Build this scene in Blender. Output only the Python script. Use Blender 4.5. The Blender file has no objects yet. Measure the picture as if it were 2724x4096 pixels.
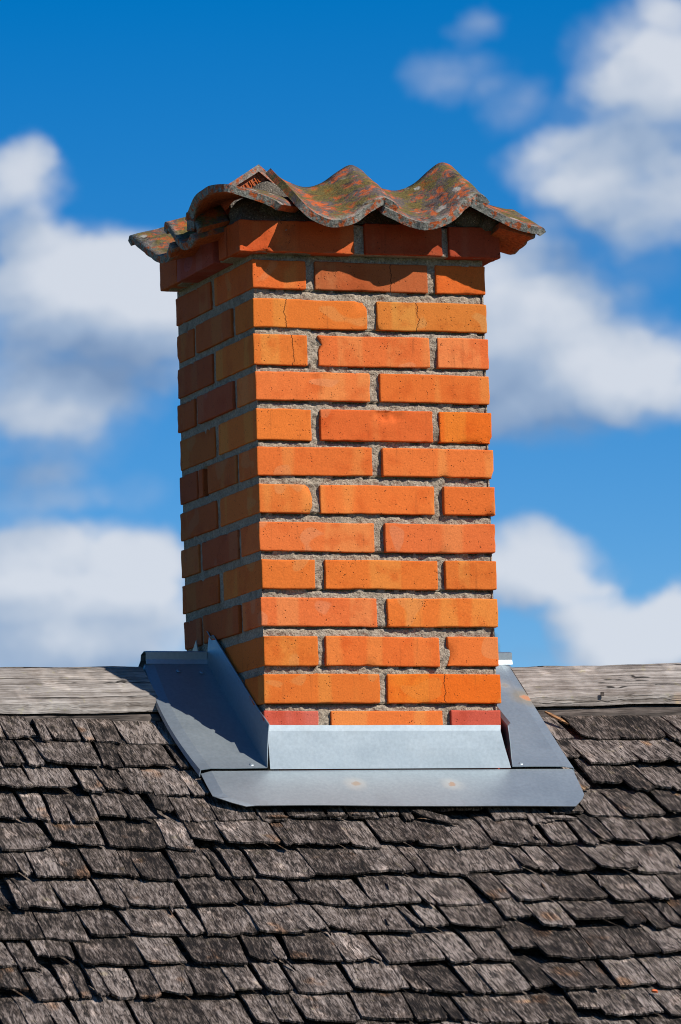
import bpy, math, random
import numpy as np
from mathutils import Vector, Matrix, noise

sc = bpy.context.scene
COL = sc.collection
rnd = random.Random(7)

# ------------------------------------------------------------------ camera
# metres; x along the chimney front, y away from the viewer, z up
CAM_POS = Vector((-3.45358, -10.09114, -0.79943))
YAW, PITCH, ROLL, FPX = 0.345492, 0.117271, -0.0297866, 20800.0
PW, PH = 2724.0, 4096.0
FW = Vector((math.sin(YAW)*math.cos(PITCH), math.cos(YAW)*math.cos(PITCH), math.sin(PITCH)))
_r = Vector((math.cos(YAW), -math.sin(YAW), 0.0)); _u = _r.cross(FW)
RT = _r*math.cos(ROLL) + _u*math.sin(ROLL)
UP = _u*math.cos(ROLL) - _r*math.sin(ROLL)
cam_d = bpy.data.cameras.new('camera'); cam = bpy.data.objects.new('camera', cam_d); COL.objects.link(cam)
m = Matrix((RT, UP, -FW)).transposed().to_4x4(); m.translation = CAM_POS
cam.matrix_world = m
cam_d.sensor_fit = 'VERTICAL'; cam_d.sensor_height = 36.0; cam_d.sensor_width = 24.0
cam_d.lens = FPX/PH*36.0
cam_d.clip_start = 0.1; cam_d.clip_end = 5000
cam_d.dof.use_dof = True; cam_d.dof.focus_distance = 10.85; cam_d.dof.aperture_fstop = 10.0
sc.camera = cam
sc.render.resolution_x, sc.render.resolution_y = 681, 1024

def project(p):
    d = Vector(p) - CAM_POS; w = d.dot(FW)
    return (1362 + FPX*d.dot(RT)/w, 2048 - FPX*d.dot(UP)/w)
def pix_dir(px, py):
    return (FW + RT*((px-1362)/FPX) - UP*((py-2048)/FPX)).normalized()

# ------------------------------------------------------------------ light
SUN = Vector((0.446, -0.595, 0.655)).normalized()          # towards the sun
SUN_EL = math.asin(SUN.z); SUN_AZ = math.atan2(SUN.x, SUN.y)
EXPO = 0.30
SKY_STRENGTH = 0.10
sc.view_settings.view_transform = 'Standard'
sc.view_settings.look = 'None'
sc.view_settings.exposure = EXPO
sc.view_settings.gamma = 1.0
sc.view_settings.use_curve_mapping = False
sun_d = bpy.data.lights.new('sun', 'SUN'); sun = bpy.data.objects.new('sun', sun_d); COL.objects.link(sun)
sun_d.energy = 5.0; sun_d.angle = math.radians(0.53); sun_d.color = (1.0, 0.95, 0.87)
sun.rotation_euler = SUN.to_track_quat('Z', 'Y').to_euler(); sun.location = (5, -6, 12)
sc.cycles.filter_width = 1.05
sc.cycles.max_bounces = 4; sc.cycles.diffuse_bounces = 3; sc.cycles.glossy_bounces = 2

# node helpers -------------------------------------------------------------
class NT:
    def __init__(s, tree): s.t = tree; s.n = tree.nodes; s.l = tree.links
    def add(s, typ, **kw):
        n = s.n.new(typ)
        for k, v in kw.items(): setattr(n, k, v)
        return n
    def link(s, a, b): s.l.new(a, b)
    def set(s, sock, v):
        if hasattr(v, 'is_output') or isinstance(v, bpy.types.NodeSocket): s.l.new(v, sock)
        else: sock.default_value = v
    def math(s, op, a, b=0.0, c=None, clamp=False):
        n = s.add('ShaderNodeMath', operation=op); n.use_clamp = clamp
        s.set(n.inputs[0], a); s.set(n.inputs[1], b)
        if c is not None: s.set(n.inputs[2], c)
        return n.outputs[0]
    def vmath(s, op, a, b=None):
        n = s.add('ShaderNodeVectorMath', operation=op)
        s.set(n.inputs[0], a)
        if b is not None: s.set(n.inputs[1], b)
        return n.outputs['Value'] if op in ('DOT_PRODUCT', 'LENGTH', 'DISTANCE') else n.outputs[0]
    def noise(s, vec, scale, detail=4.0, rough=0.55, dist=0.0, col=False):
        n = s.add('ShaderNodeTexNoise'); s.set(n.inputs['Vector'], vec)
        n.inputs['Scale'].default_value = scale; n.inputs['Detail'].default_value = detail
        n.inputs['Roughness'].default_value = rough; n.inputs['Distortion'].default_value = dist
        return n.outputs['Color' if col else 'Fac']
    def ramp(s, fac, stops, interp='LINEAR'):
        n = s.add('ShaderNodeValToRGB'); cr = n.color_ramp; cr.interpolation = interp
        while len(cr.elements) < len(stops): cr.elements.new(0.5)
        for e, (p, c) in zip(cr.elements, stops):
            e.position = p; e.color = (c[0], c[1], c[2], 1.0) if not isinstance(c, (int, float)) else (c, c, c, 1.0)
        s.set(n.inputs[0], fac); return n.outputs['Color']
    def smooth(s, v, lo, hi):
        n = s.add('ShaderNodeMapRange', interpolation_type='SMOOTHSTEP')
        s.set(n.inputs[0], v); n.inputs[1].default_value = lo; n.inputs[2].default_value = hi
        return n.outputs[0]
    def mix(s, fac, a, b, mode='MIX'):
        n = s.add('ShaderNodeMix', data_type='RGBA', blend_type=mode)
        s.set(n.inputs[0], fac)
        for i, v in ((6, a), (7, b)):
            if isinstance(v, tuple) and len(v) == 3: v = (*v, 1.0)
            s.set(n.inputs[i], v)
        return n.outputs[2]
    def scale_vec(s, vec, sc_, off=None):
        n = s.add('ShaderNodeVectorMath', operation='MULTIPLY_ADD')
        s.set(n.inputs[0], vec); n.inputs[1].default_value = sc_
        if off is not None: s.set(n.inputs[2], off)
        else: n.inputs[2].default_value = (0, 0, 0)
        return n.outputs[0]

# ------------------------------------------------------------------ sky with clouds
world = bpy.data.worlds.new('World'); sc.world = world; world.use_nodes = True
world.cycles.sampling_method = 'NONE'
w = NT(world.node_tree); w.n.clear()
wout = w.add('ShaderNodeOutputWorld'); bg = w.add('ShaderNodeBackground')
w.link(bg.outputs[0], wout.inputs[0]); bg.inputs[1].default_value = SKY_STRENGTH
tc = w.add('ShaderNodeTexCoord'); D = tc.outputs['Generated']
sky = w.add('ShaderNodeTexSky', sky_type='NISHITA'); sky.sun_disc = False
sky.sun_elevation = SUN_EL; sky.sun_rotation = SUN_AZ
sky.air_density = 1.0; sky.dust_density = 0.2; sky.ozone_density = 3.0; sky.altitude = 200
lift = w.vmath('NORMALIZE', w.scale_vec(D, (1, 1, 1.42), (0, 0, 0.0)))
w.link(lift, sky.inputs[0])
hs = w.add('ShaderNodeHueSaturation'); w.link(sky.outputs[0], hs.inputs['Color'])
hs.inputs['Saturation'].default_value = 1.52; hs.inputs['Value'].default_value = 1.0; hs.inputs['Hue'].default_value = 0.502
sky_col = w.mix(1.0, hs.outputs[0], (0.90, 0.90, 0.97), 'MULTIPLY')
sep = w.add('ShaderNodeSeparateXYZ'); w.link(D, sep.inputs[0])
az = w.math('ARCTAN2', sep.outputs[0], sep.outputs[1]); el = w.math('ARCSINE', sep.outputs[2])
# clouds of this sky, as directions: centre and half widths (in the photograph's pixels, 1 px = 1/20800 rad)
K = 2724/1568
CL = [(320,740,240,110,.7),(1400,900,190,90,.6),(300,1430,300,110,.6),(20,1480,300,70,.5),(1500,620,120,90,.35),(0,470,150,130,1.0),(45,400,60,80,.5),(190,670,290,130,1.2),(60,640,160,110,.8),(330,640,170,110,.7),(180,850,340,150,1.0),(120,980,260,110,.8),
      (90,1110,190,80,.75),(330,1120,90,60,.35),(200,1290,330,110,1.15),(60,1260,170,90,.7),(120,1430,420,130,1.0),(380,1300,120,100,.6),
      (1440,120,180,140,.85),(1500,20,90,60,.7),(1560,210,200,150,.9),(1050,150,150,80,.5),(1110,30,80,50,.4),(1180,240,90,80,.38),(1440,270,190,130,.45),
      (1330,400,180,110,.9),(1500,470,190,130,1.1),(1330,500,120,60,.5),(1230,690,200,150,1.2),(1370,800,230,150,1.1),(1180,900,160,130,.9),(1470,860,140,110,.8),(1250,990,150,60,.5),
      (1210,1290,200,110,1.6),(1290,1360,120,70,.6),(1480,1450,190,110,1.7),(1400,1510,200,40,.5),(1560,1420,120,100,.9)]
def azel(px, py):
    d = pix_dir(px*K, py*K); return math.atan2(d.x, d.y), math.asin(d.z)
grp = bpy.data.node_groups.new('cloud_density', 'ShaderNodeTree')
grp.interface.new_socket('az', in_out='INPUT', socket_type='NodeSocketFloat')
grp.interface.new_socket('el', in_out='INPUT', socket_type='NodeSocketFloat')
grp.interface.new_socket('dens', in_out='OUTPUT', socket_type='NodeSocketFloat')
g = NT(grp); gi = g.add('NodeGroupInput'); go = g.add('NodeGroupOutput')
comb = g.add('ShaderNodeCombineXYZ'); g.link(gi.outputs[0], comb.inputs[0]); g.link(gi.outputs[1], comb.inputs[1])
warp = g.vmath('SUBTRACT', g.noise(comb.outputs[0], 22, 6, 0.6, 0.0, True), (0.5, 0.5, 0.5))
P2 = g.vmath('ADD', comb.outputs[0], g.scale_vec(warp, (0.036, 0.022, 0)))
tot = None
for cx, cy, rx, ry, a in CL:
    ca, ce = azel(cx, cy)
    sx, sy = FPX/(rx*K*1.14), FPX/(ry*K*1.10)
    v = g.scale_vec(P2, (sx, sy, 0), (-ca*sx, -ce*sy, 0))
    q = g.math('MULTIPLY', g.math('SUBTRACT', 1.0, g.vmath('DOT_PRODUCT', v, v), clamp=True), a)
    tot = q if tot is None else g.math('ADD', tot, q)
det = g.math('SUBTRACT', g.noise(g.scale_vec(comb.outputs[0], (1, 1.5, 1)), 45, 6, 0.62, 0.0), 0.5)
soft = g.math('ADD', tot, g.math('MULTIPLY', det, g.math('MULTIPLY', g.math('MINIMUM', tot, 0.7), 2.2)))
g.link(soft, go.inputs[0])
def dens(daz, del_):
    n = w.add('ShaderNodeGroup'); n.node_tree = grp
    w.set(n.inputs[0], w.math('ADD', az, daz)); w.set(n.inputs[1], w.math('ADD', el, del_))
    return n.outputs[0]
d0 = dens(0, 0); d1 = dens(0.004, 0.013)
mask_v = w.smooth(d0, 0.0, 1.2)
shade = w.math('SUBTRACT', d0, d1)
# clouds over the rest of the sky
inwin = w.math('MULTIPLY', w.math('MULTIPLY', w.smooth(az, 0.18, 0.25), w.math('SUBTRACT', 1.0, w.smooth(az, 0.44, 0.52))), w.math('SUBTRACT', 1.0, w.smooth(el, 0.22, 0.30)))
far_n = w.noise(w.scale_vec(D, (1, 1, 2.2)), 3.2, 4, 0.6)
mask_o = w.math('MULTIPLY', w.math('MULTIPLY', w.smooth(far_n, 0.56, 0.70), w.math('SUBTRACT', 1.0, inwin)), 0.8)
mask = w.math('MAXIMUM', mask_v, mask_o)
mask = w.math('MULTIPLY', mask, 0.93)
bright = w.math('ADD', w.math('MULTIPLY_ADD', shade, 0.38, 0.52), w.math('MULTIPLY', w.math('SUBTRACT', w.noise(D, 30, 4, 0.55), 0.5), 0.7), clamp=True)
cf = 1.0/(SKY_STRENGTH*2**EXPO)
ccol = w.ramp(bright, [(0.0, (0.20, 0.30, 0.48)), (0.40, (0.36, 0.46, 0.62)), (0.68, (0.52, 0.59, 0.70)), (1.0, (0.69, 0.73, 0.80))])
ccol = w.vmath('SCALE', ccol); ccol.node.inputs['Scale'].default_value = cf
w.link(w.mix(mask, sky_col, ccol), bg.inputs[0])

# ------------------------------------------------------------------ object helpers
WO = {}                                                     # world origin of every object
def tag(o, label=None, cat=None, group=None, kind=None):
    if label: o['label'] = label
    if cat: o['category'] = cat
    if group: o['group'] = group
    if kind: o['kind'] = kind
    return o
def empty(name, loc):
    o = bpy.data.objects.new(name, None); COL.objects.link(o); o.location = loc
    o.empty_display_size = 0.1; WO[o] = Vector(loc); return o
def mesh_obj(name, verts, faces, mat, parent=None, smooth=False, origin=None, color=None):
    V = np.array([tuple(v) for v in verts], dtype=float)
    if origin is None: origin = (V.min(0)+V.max(0))/2
    origin = Vector(origin)
    me = bpy.data.meshes.new(name); me.from_pydata((V-np.array(origin)).tolist(), [], faces)
    me.materials.append(mat)
    if smooth: me.polygons.foreach_set('use_smooth', [True]*len(me.polygons))
    me.update()
    o = bpy.data.objects.new(name, me); COL.objects.link(o)
    WO[o] = origin
    if parent is not None: o.parent = parent; o.location = origin - WO[parent]
    else: o.location = origin
    if color: o.color = color
    return o
def box_vf(x0, x1, y0, y1, z0, z1):
    v = [(x, y, z) for x in (x0, x1) for y in (y0, y1) for z in (z0, z1)]
    f = [(0,1,3,2),(4,6,7,5),(0,4,5,1),(2,3,7,6),(0,2,6,4),(1,5,7,3)]
    return v, f
def nz(x, y, z, s, seed=0.0): return noise.noise(Vector((x*s+seed*13.1, y*s+seed*7.7, z*s-seed*3.3)))
def fbm(x, y, z, s, seed=0.0): return nz(x,y,z,s,seed)+0.5*nz(x,y,z,s*2.1,seed+1)+0.25*nz(x,y,z,s*4.3,seed+2)

def mat_new(name):
    mt = bpy.data.materials.new(name); mt.use_nodes = True
    t = NT(mt.node_tree); b = t.n['Principled BSDF']
    return mt, t, b
def bump(t, b, h, strength, dist):
    n = t.add('ShaderNodeBump'); n.inputs['Strength'].default_value = strength; n.inputs['Distance'].default_value = dist
    t.link(h, n.inputs['Height']); t.link(n.outputs[0], b.inputs['Normal'])

# ------------------------------------------------------------------ materials
def make_brick_mat():
    mt, t, b = mat_new('fired_brick')
    co = t.add('ShaderNodeTexCoord').outputs['Object']; oi = t.add('ShaderNodeObjectInfo')
    off = t.vmath('SCALE', (1.0, 1.0, 1.0)); t.link(oi.outputs['Random'], off.node.inputs['Scale'])
    off = t.vmath('MULTIPLY', off, (37.0, 19.0, 53.0))
    v = t.vmath('ADD', co, off)
    base = oi.outputs['Color']
    band = t.noise(t.scale_vec(co, (13, 13, 1.0), off), 1.0, 1.5, 0.4, 0.15)
    pale = t.mix(1.0, base, (1.02, 1.32, 1.5), 'MULTIPLY')
    dark = t.mix(1.0, base, (0.86, 0.70, 0.60), 'MULTIPLY')
    c = t.mix(t.smooth(band, 0.55, 0.62), base, pale)
    c = t.mix(t.math('MULTIPLY', t.smooth(t.noise(v, 16, 3), 0.50, 0.72), 0.75), c, dark)
    blot = t.smooth(t.noise(t.scale_vec(v, (1, 1, 1.3)), 11, 1.0, 0.4, 0.4), 0.66, 0.685)
    c = t.mix(t.math('MULTIPLY', blot, 0.55), c, t.mix(1.0, base, (0.95, 1.5, 2.6), 'MULTIPLY'))
    fine = t.noise(v, 320, 3)
    c = t.mix(0.30, c, t.ramp(fine, [(0.3, 0.55), (0.7, 1.4)]), 'MULTIPLY')
    streak = t.noise(t.scale_vec(v, (90, 90, 6)), 1.0, 3, 0.6)
    c = t.mix(t.math('MULTIPLY', t.smooth(streak, 0.60, 0.75), 0.25), c, (0.10, 0.035, 0.012))
    # small dark pits
    vo = t.add('ShaderNodeTexVoronoi'); t.link(v, vo.inputs['Vector']); vo.inputs['Scale'].default_value = 190
    keep = t.smooth(t.noise(v, 60, 2), 0.50, 0.68)
    pit = t.math('MULTIPLY', t.math('SUBTRACT', 1.0, t.smooth(vo.outputs['Distance'], 0.12, 0.30)), keep)
    c = t.mix(t.math('MULTIPLY', pit, 0.85), c, (0.035, 0.012, 0.006))
    # a hair crack where the brick's alpha asks for one
    sp = t.add('ShaderNodeSeparateXYZ'); t.link(co, sp.inputs[0])
    wob = t.math('MULTIPLY', t.math('SUBTRACT', t.noise(t.scale_vec(v, (2, 2, 45)), 1.0, 4, 0.7), 0.5), 0.030)
    x0 = t.math('MULTIPLY_ADD', oi.outputs['Random'], 0.12, -0.06)
    dd = t.math('ABSOLUTE', t.math('SUBTRACT', t.math('SUBTRACT', sp.outputs[0], x0), wob))
    crack = t.math('MULTIPLY', t.math('SUBTRACT', 1.0, t.smooth(dd, 0.0004, 0.0012)), t.math('SUBTRACT', 1.0, oi.outputs['Alpha']))
    c = t.mix(t.math('MULTIPLY', crack, 0.85), c, (0.03, 0.012, 0.006))
    grime = t.smooth(t.noise(v, 60, 5, 0.7), 0.62, 0.8)
    c = t.mix(t.math('MULTIPLY', grime, 0.35), c, (0.16, 0.06, 0.02))
    t.link(c, b.inputs['Base Color'])
    b.inputs['Roughness'].default_value = 0.8; b.inputs['Specular IOR Level'].default_value = 0.08
    h = t.math('ADD', t.math('MULTIPLY', fine, 0.25), t.math('MULTIPLY', t.noise(v, 70, 4, 0.6), 0.8))
    h = t.math('SUBTRACT', h, t.math('ADD', t.math('MULTIPLY', pit, 0.9), crack))
    bump(t, b, h, 0.7, 0.0016)
    return mt
M_BRICK = make_brick_mat()

def make_mortar(name, c0, c1, c2):
    mt, t, b = mat_new(name)
    co = t.add('ShaderNodeTexCoord').outputs['Object']
    n1 = t.noise(co, 260, 4, 0.65); n2 = t.noise(co, 24, 4)
    c = t.ramp(n1, [(0.28, c0), (0.5, c1), (0.72, c2)])
    c = t.mix(t.math('MULTIPLY', t.smooth(n2, 0.45, 0.75), 0.6), c, c0)
    vo = t.add('ShaderNodeTexVoronoi'); t.link(co, vo.inputs['Vector']); vo.inputs['Scale'].default_value = 190
    sp = t.math('SUBTRACT', 1.0, t.smooth(vo.outputs['Distance'], 0.12, 0.22))
    c = t.mix(t.math('MULTIPLY', sp, 0.5), c, (0.62, 0.54, 0.44))
    t.link(c, b.inputs['Base Color']); b.inputs['Roughness'].default_value = 0.95; b.inputs['Specular IOR Level'].default_value = 0.1
    bump(t, b, t.math('ADD', n1, t.math('MULTIPLY', t.noise(co, 90, 4, 0.6), 1.2)), 1.0, 0.004)
    return mt
M_MORTAR = make_mortar('lime_mortar', (0.13, 0.098, 0.070), (0.34, 0.275, 0.205), (0.50, 0.42, 0.325))
M_BED = make_mortar('weathered_bedding_mortar', (0.05, 0.042, 0.032), (0.11, 0.095, 0.075), (0.22, 0.19, 0.15))

def make_tile_mat():
    mt, t, b = mat_new('lichened_clay')
    co = t.add('ShaderNodeTexCoord').outputs['Object']; oi = t.add('ShaderNodeObjectInfo')
    off = t.vmath('SCALE', (11.0, 7.0, 5.0)); t.link(oi.outputs['Random'], off.node.inputs['Scale'])
    v = t.vmath('ADD', co, off)
    n1 = t.noise(v, 34, 5, 0.62, 0.4); n2 = t.noise(v, 17, 5, 0.62); n3 = t.noise(v, 170, 4, 0.7)
    clay = t.ramp(n3, [(0.3, (0.24, 0.050, 0.016)), (0.65, (0.52, 0.115, 0.030))])
    geo = t.add('ShaderNodeNewGeometry'); sn = t.add('ShaderNodeSeparateXYZ'); t.link(geo.outputs['True Normal'], sn.inputs[0])
    # growth sits on the weather side (upper skin) only
    upside = t.smooth(sn.outputs[2], 0.12, 0.40)
    grey = t.ramp(n3, [(0.3, (0.045, 0.035, 0.032)), (0.7, (0.15, 0.12, 0.105))])
    moss = t.ramp(n3, [(0.3, (0.045, 0.034, 0.008)), (0.7, (0.18, 0.135, 0.022))])
    c = t.mix(t.math('MULTIPLY', t.smooth(t.math('MULTIPLY_ADD', n3, 0.25, n1), 0.52, 0.64), upside), clay, grey)
    c = t.mix(t.math('MULTIPLY', t.math('MULTIPLY', t.smooth(t.math('MULTIPLY_ADD', n3, 0.5, n2), 0.72, 0.83), upside), 0.80), c, moss)
    c = t.mix(t.math('MULTIPLY', t.smooth(t.noise(v, 22, 6, 0.7), 0.56, 0.64), t.math('MULTIPLY', upside, 0.8)), c, (0.030, 0.026, 0.022))
    vo = t.add('ShaderNodeTexVoronoi'); t.link(t.vmath('ADD', v, t.vmath('SCALE', t.noise(v, 60, 3, 0.6, 0, True))), vo.inputs['Vector'])
    vo.inputs['Scale'].default_value = 26
    for nd in t.n:
        if nd.bl_idname == 'ShaderNodeVectorMath' and nd.operation == 'SCALE' and not nd.inputs['Scale'].is_linked: nd.inputs['Scale'].default_value = 0.02
    spot = t.math('MULTIPLY', t.math('SUBTRACT', 1.0, t.smooth(vo.outputs['Distance'], 0.20, 0.30)), t.smooth(t.noise(v, 9, 2), 0.50, 0.58))
    c = t.mix(t.math('MULTIPLY', spot, t.math('MULTIPLY', upside, 0.8)), c, t.ramp(n3, [(0.3, (0.19, 0.18, 0.15)), (0.7, (0.44, 0.42, 0.36))]))
    # lichen crust on the drip edge, carried by the mesh
    at = t.add('ShaderNodeAttribute', attribute_name='rim')
    rimf = t.math('MULTIPLY', at.outputs['Fac'], t.smooth(t.noise(v, 55, 4, 0.6), 0.40, 0.52))
    c = t.mix(rimf, c, t.ramp(n3, [(0.3, (0.05, 0.05, 0.04)), (0.65, (0.30, 0.29, 0.25))]))
    t.link(c, b.inputs['Base Color']); b.inputs['Roughness'].default_value = 0.9; b.inputs['Specular IOR Level'].default_value = 0.15
    bump(t, b, t.math('ADD', n3, t.math('MULTIPLY', n1, 1.0)), 0.8, 0.0025)
    return mt
M_TILE = make_tile_mat()

RUST = [((0.170, -0.067, -0.106), 0.020), ((0.380, -0.070, -0.109), 0.019), ((0.634, 0.262, 0.124), 0.022), ((0.668, 0.222, 0.096), 0.030)]
def make_metal():
    mt, t, b = mat_new('galvanised_steel')
    geo = t.add('ShaderNodeNewGeometry'); P = geo.outputs['Position']
    n1 = t.noise(P, 9, 4, 0.6); n2 = t.noise(P, 140, 3, 0.6); n3 = t.noise(t.scale_vec(P, (60, 8, 8)), 1.0, 4, 0.6)
    c = t.ramp(n1, [(0.3, (0.30, 0.345, 0.368)), (0.7, (0.33, 0.375, 0.398))])
    c = t.mix(0.22, c, t.ramp(n2, [(0.3, 0.6), (0.7, 1.3)]), 'MULTIPLY')
    c = t.mix(t.math('MULTIPLY', t.smooth(n3, 0.52, 0.72), 0.10), c, (0.42, 0.44, 0.455))
    c = t.mix(t.math('MULTIPLY', t.smooth(t.noise(P, 16, 5, 0.65, 0.5), 0.55, 0.72), 0.15), c, (0.27, 0.29, 0.29))
    dust = t.smooth(t.noise(P, 420, 2), 0.70, 0.76)
    c = t.mix(t.math('MULTIPLY', dust, 0.4), c, (0.5, 0.51, 0.52))
    met = 0.86
    wv = t.vmath('ADD', P, t.scale_vec(t.vmath('SUBTRACT', t.noise(P, 55, 4, 0.7, 0, True), (0.5, 0.5, 0.5)), (0.020, 0.020, 0.020)))
    rf = None
    for i, (ctr, r) in enumerate(RUST):
        dd = t.vmath('DISTANCE', wv, ctr)
        halo = t.math('SUBTRACT', 1.0, t.smooth(dd, r*0.45, r*1.7))
        c = t.mix(t.math('MULTIPLY', halo, 0.55 if i != 3 else 0.5), c, (0.48, 0.47, 0.43) if i != 3 else (0.50, 0.36, 0.16))
        core = t.math('SUBTRACT', 1.0, t.smooth(dd, r*0.25, r*0.6))
        c = t.mix(t.math('MULTIPLY', core, 0.85), c, [(0.24, 0.17, 0.11), (0.26, 0.15, 0.08), (0.17, 0.15, 0.13), (0.38, 0.14, 0.05)][i])
        rf = core if rf is None else t.math('MAXIMUM', rf, core)
    t.link(c, b.inputs['Base Color'])
    t.link(t.math('MULTIPLY', t.math('SUBTRACT', 1.0, rf), met), b.inputs['Metallic'])
    t.link(t.math('MULTIPLY_ADD', n1, 0.10, 0.48), b.inputs['Roughness'])
    bump(t, b, t.math('ADD', t.math('MULTIPLY', t.noise(P, 7, 2), 3.0), t.math('MULTIPLY', n2, 0.05)), 0.16, 0.004)
    return mt
M_METAL = make_metal()

def make_wood(name, stops, grain, fleck=0.0, warm=0.0, bumpd=0.004, chkk=0.85, chka=0.62, lnk=0.40, lnw=0.024):
    mt, t, b = mat_new(name)
    co = t.add('ShaderNodeTexCoord').outputs['Object']; oi = t.add('ShaderNodeObjectInfo')
    off = t.vmath('SCALE', (3.0, 5.0, 2.0)); t.link(oi.outputs['Random'], off.node.inputs['Scale'])
    off = t.vmath('MULTIPLY', off, (9.0, 9.0, 9.0))
    v = t.vmath('ADD', co, off)
    wob = t.scale_vec(t.vmath('SUBTRACT', t.noise(v, 28, 1, 0.5, 0, True), (0.5, 0.5, 0.5)), (0.0065, 0.0065, 0.0065))
    v = t.vmath('ADD', v, wob)
    g1 = t.noise(t.scale_vec(v, grain), 1.0, 3, 0.65)
    g2 = t.noise(t.scale_vec(v, tuple(k*2.7 for k in grain)), 1.0, 2, 0.6)
    g3 = t.noise(v, 26, 3, 0.6)
    f = t.math('ADD', t.math('MULTIPLY', g1, 0.56), t.math('MULTIPLY', g2, 0.44))
    f = t.math('ADD', f, t.math('MULTIPLY', t.math('SUBTRACT', g3, 0.5), 0.32))
    f = t.math('ADD', f, t.math('MULTIPLY', t.math('SUBTRACT', oi.outputs['Random'], 0.5), 0.15))
    gp = t.add('ShaderNodeNewGeometry').outputs['Position']
    f = t.math('ADD', f, t.math('MULTIPLY', t.math('SUBTRACT', t.noise(gp, 5.0, 2, 0.6), 0.5), 0.16))
    c = t.ramp(f, stops)
    chk = t.math('SUBTRACT', 1.0, t.smooth(t.noise(t.scale_vec(v, tuple(k*chkk for k in grain)), 1.0, 2, 0.55), 0.39, 0.46))
    c = t.mix(t.math('MULTIPLY', chk, chka), c, tuple(0.5*k for k in stops[0][1]))
    ln_ = t.math('ABSOLUTE', t.math('SUBTRACT', t.noise(t.scale_vec(v, tuple(k*lnk for k in grain)), 1.0, 2, 0.5), 0.5))
    c = t.mix(t.math('MULTIPLY', t.math('SUBTRACT', 1.0, t.smooth(ln_, 0.003, lnw)), 0.9), c, (0.006, 0.005, 0.004))
    if fleck:
        vo = t.smooth(t.noise(v, 15, 2, 0.5), 0.60, 0.70)
        c = t.mix(t.math('MULTIPLY', vo, fleck), c, t.mix(1.0, c, (2.0, 1.95, 1.9), 'MULTIPLY'))
    if warm:
        wm = t.smooth(t.noise(v, 10, 2, 0.5), 0.64, 0.72)
        c = t.mix(t.math('MULTIPLY', wm, warm), c, t.mix(1.0, c, (1.5, 1.05, 0.70), 'MULTIPLY'))
        gm = t.smooth(t.noise(v, 40, 2, 0.6), 0.62, 0.72)
        c = t.mix(t.math('MULTIPLY', gm, 0.35), c, t.mix(1.0, c, (1.1, 1.12, 0.65), 'MULTIPLY'))
    t.link(c, b.inputs['Base Color']); b.inputs['Roughness'].default_value = 0.88; b.inputs['Specular IOR Level'].default_value = 0.2
    bump(t, b, t.math('ADD', t.math('MULTIPLY', g1, 1.0), t.math('MULTIPLY', g2, 0.5)), 1.0, bumpd)
    return mt
M_SHINGLE = make_wood('weathered_shingle_wood', [(0.36, (0.008, 0.006, 0.005)), (0.44, (0.040, 0.030, 0.023)), (0.53, (0.118, 0.092, 0.077)), (0.66, (0.255, 0.210, 0.182))], (165, 24, 55), 0.8, 0.8, 0.005)
M_RIDGE = make_wood('silvered_ridge_wood', [(0.33, (0.03, 0.022, 0.017)), (0.42, (0.15, 0.126, 0.106)), (0.52, (0.225, 0.196, 0.172)), (0.66, (0.36, 0.325, 0.29))], (3.5, 190, 130), 0.40, 0.4, 0.003, 0.7, 0.28, 0.15, 0.009)
M_DARKWOOD = make_wood('old_log_wood', [(0.3, (0.02, 0.015, 0.012)), (0.5, (0.08, 0.065, 0.055)), (0.7, (0.17, 0.14, 0.12))], (6, 60, 60), 0, 0, 0.004)

# ------------------------------------------------------------------ the ground (below the picture)
def make_ground():
    mt, t, b = mat_new('meadow')
    co = t.add('ShaderNodeTexCoord').outputs['Object']
    c = t.ramp(t.noise(co, 1.3, 6, 0.65), [(0.3, (0.030, 0.045, 0.012)), (0.7, (0.075, 0.095, 0.028))])
    t.link(c, b.inputs['Base Color']); b.inputs['Roughness'].default_value = 0.95
    vs, fs = [], []
    rad = [0, 3, 6, 9, 12, 16, 22, 30, 45, 70, 120, 250, 600, 1500, 3500]; ns = 48
    for r in rad:
        for k in range(ns):
            a = 2*math.pi*k/ns; x, y = r*math.cos(a), r*math.sin(a)
            dz = -0.8*math.exp(-(x*x+y*y)/90.0)
            vs.append((x, y, -2.45+dz+(0.12*nz(x, y, 0, 0.12) if r < 200 else 0)))
    for i in range(len(rad)-1):
        for k in range(ns):
            a, b2 = i*ns+k, i*ns+(k+1) % ns
            fs.append((a, b2, b2+ns, a+ns))
    o = mesh_obj('ground', vs, fs, mt, None, True, (0, 0, -2.45)); tag(o, kind='structure')
make_ground()

# ------------------------------------------------------------------ the house and its roof
T = 0.70                                                    # slope of the roof
ROOF_A = math.atan(T)
RIDGE_Y = 0.345
C_ROOF = -0.084                                             # roof surface: z = T*y + C_ROOF
house = empty('house', (0.25, RIDGE_Y, -3.2))
tag(house, 'low old house with a weathered grey wooden shingle roof below the chimney', 'house')
EAVE = 1.75; XL, XR = -2.6, 3.1
def roof_z(y, c=C_ROOF): return T*(RIDGE_Y-abs(y-RIDGE_Y)) + c
vs, fs = [], []
for x in (XL, XR):
    for (dy, dz) in ((-EAVE, -0.035), (0, -0.035), (EAVE, -0.035), (EAVE, -0.07), (0, -0.075), (-EAVE, -0.07)):
        y = RIDGE_Y+dy; vs.append((x, y, roof_z(y)+dz))
fs = [(0,1,7,6),(1,2,8,7),(2,3,9,8),(3,4,10,9),(4,5,11,10),(5,0,6,11),(5,4,1,0),(4,3,2,1),(6,7,10,11),(7,8,9,10)]
roof = mesh_obj('roof', vs, fs, M_DARKWOOD, house)
roof['label'] = 'steep roof of grey split shingles with a plank ridge'
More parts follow.
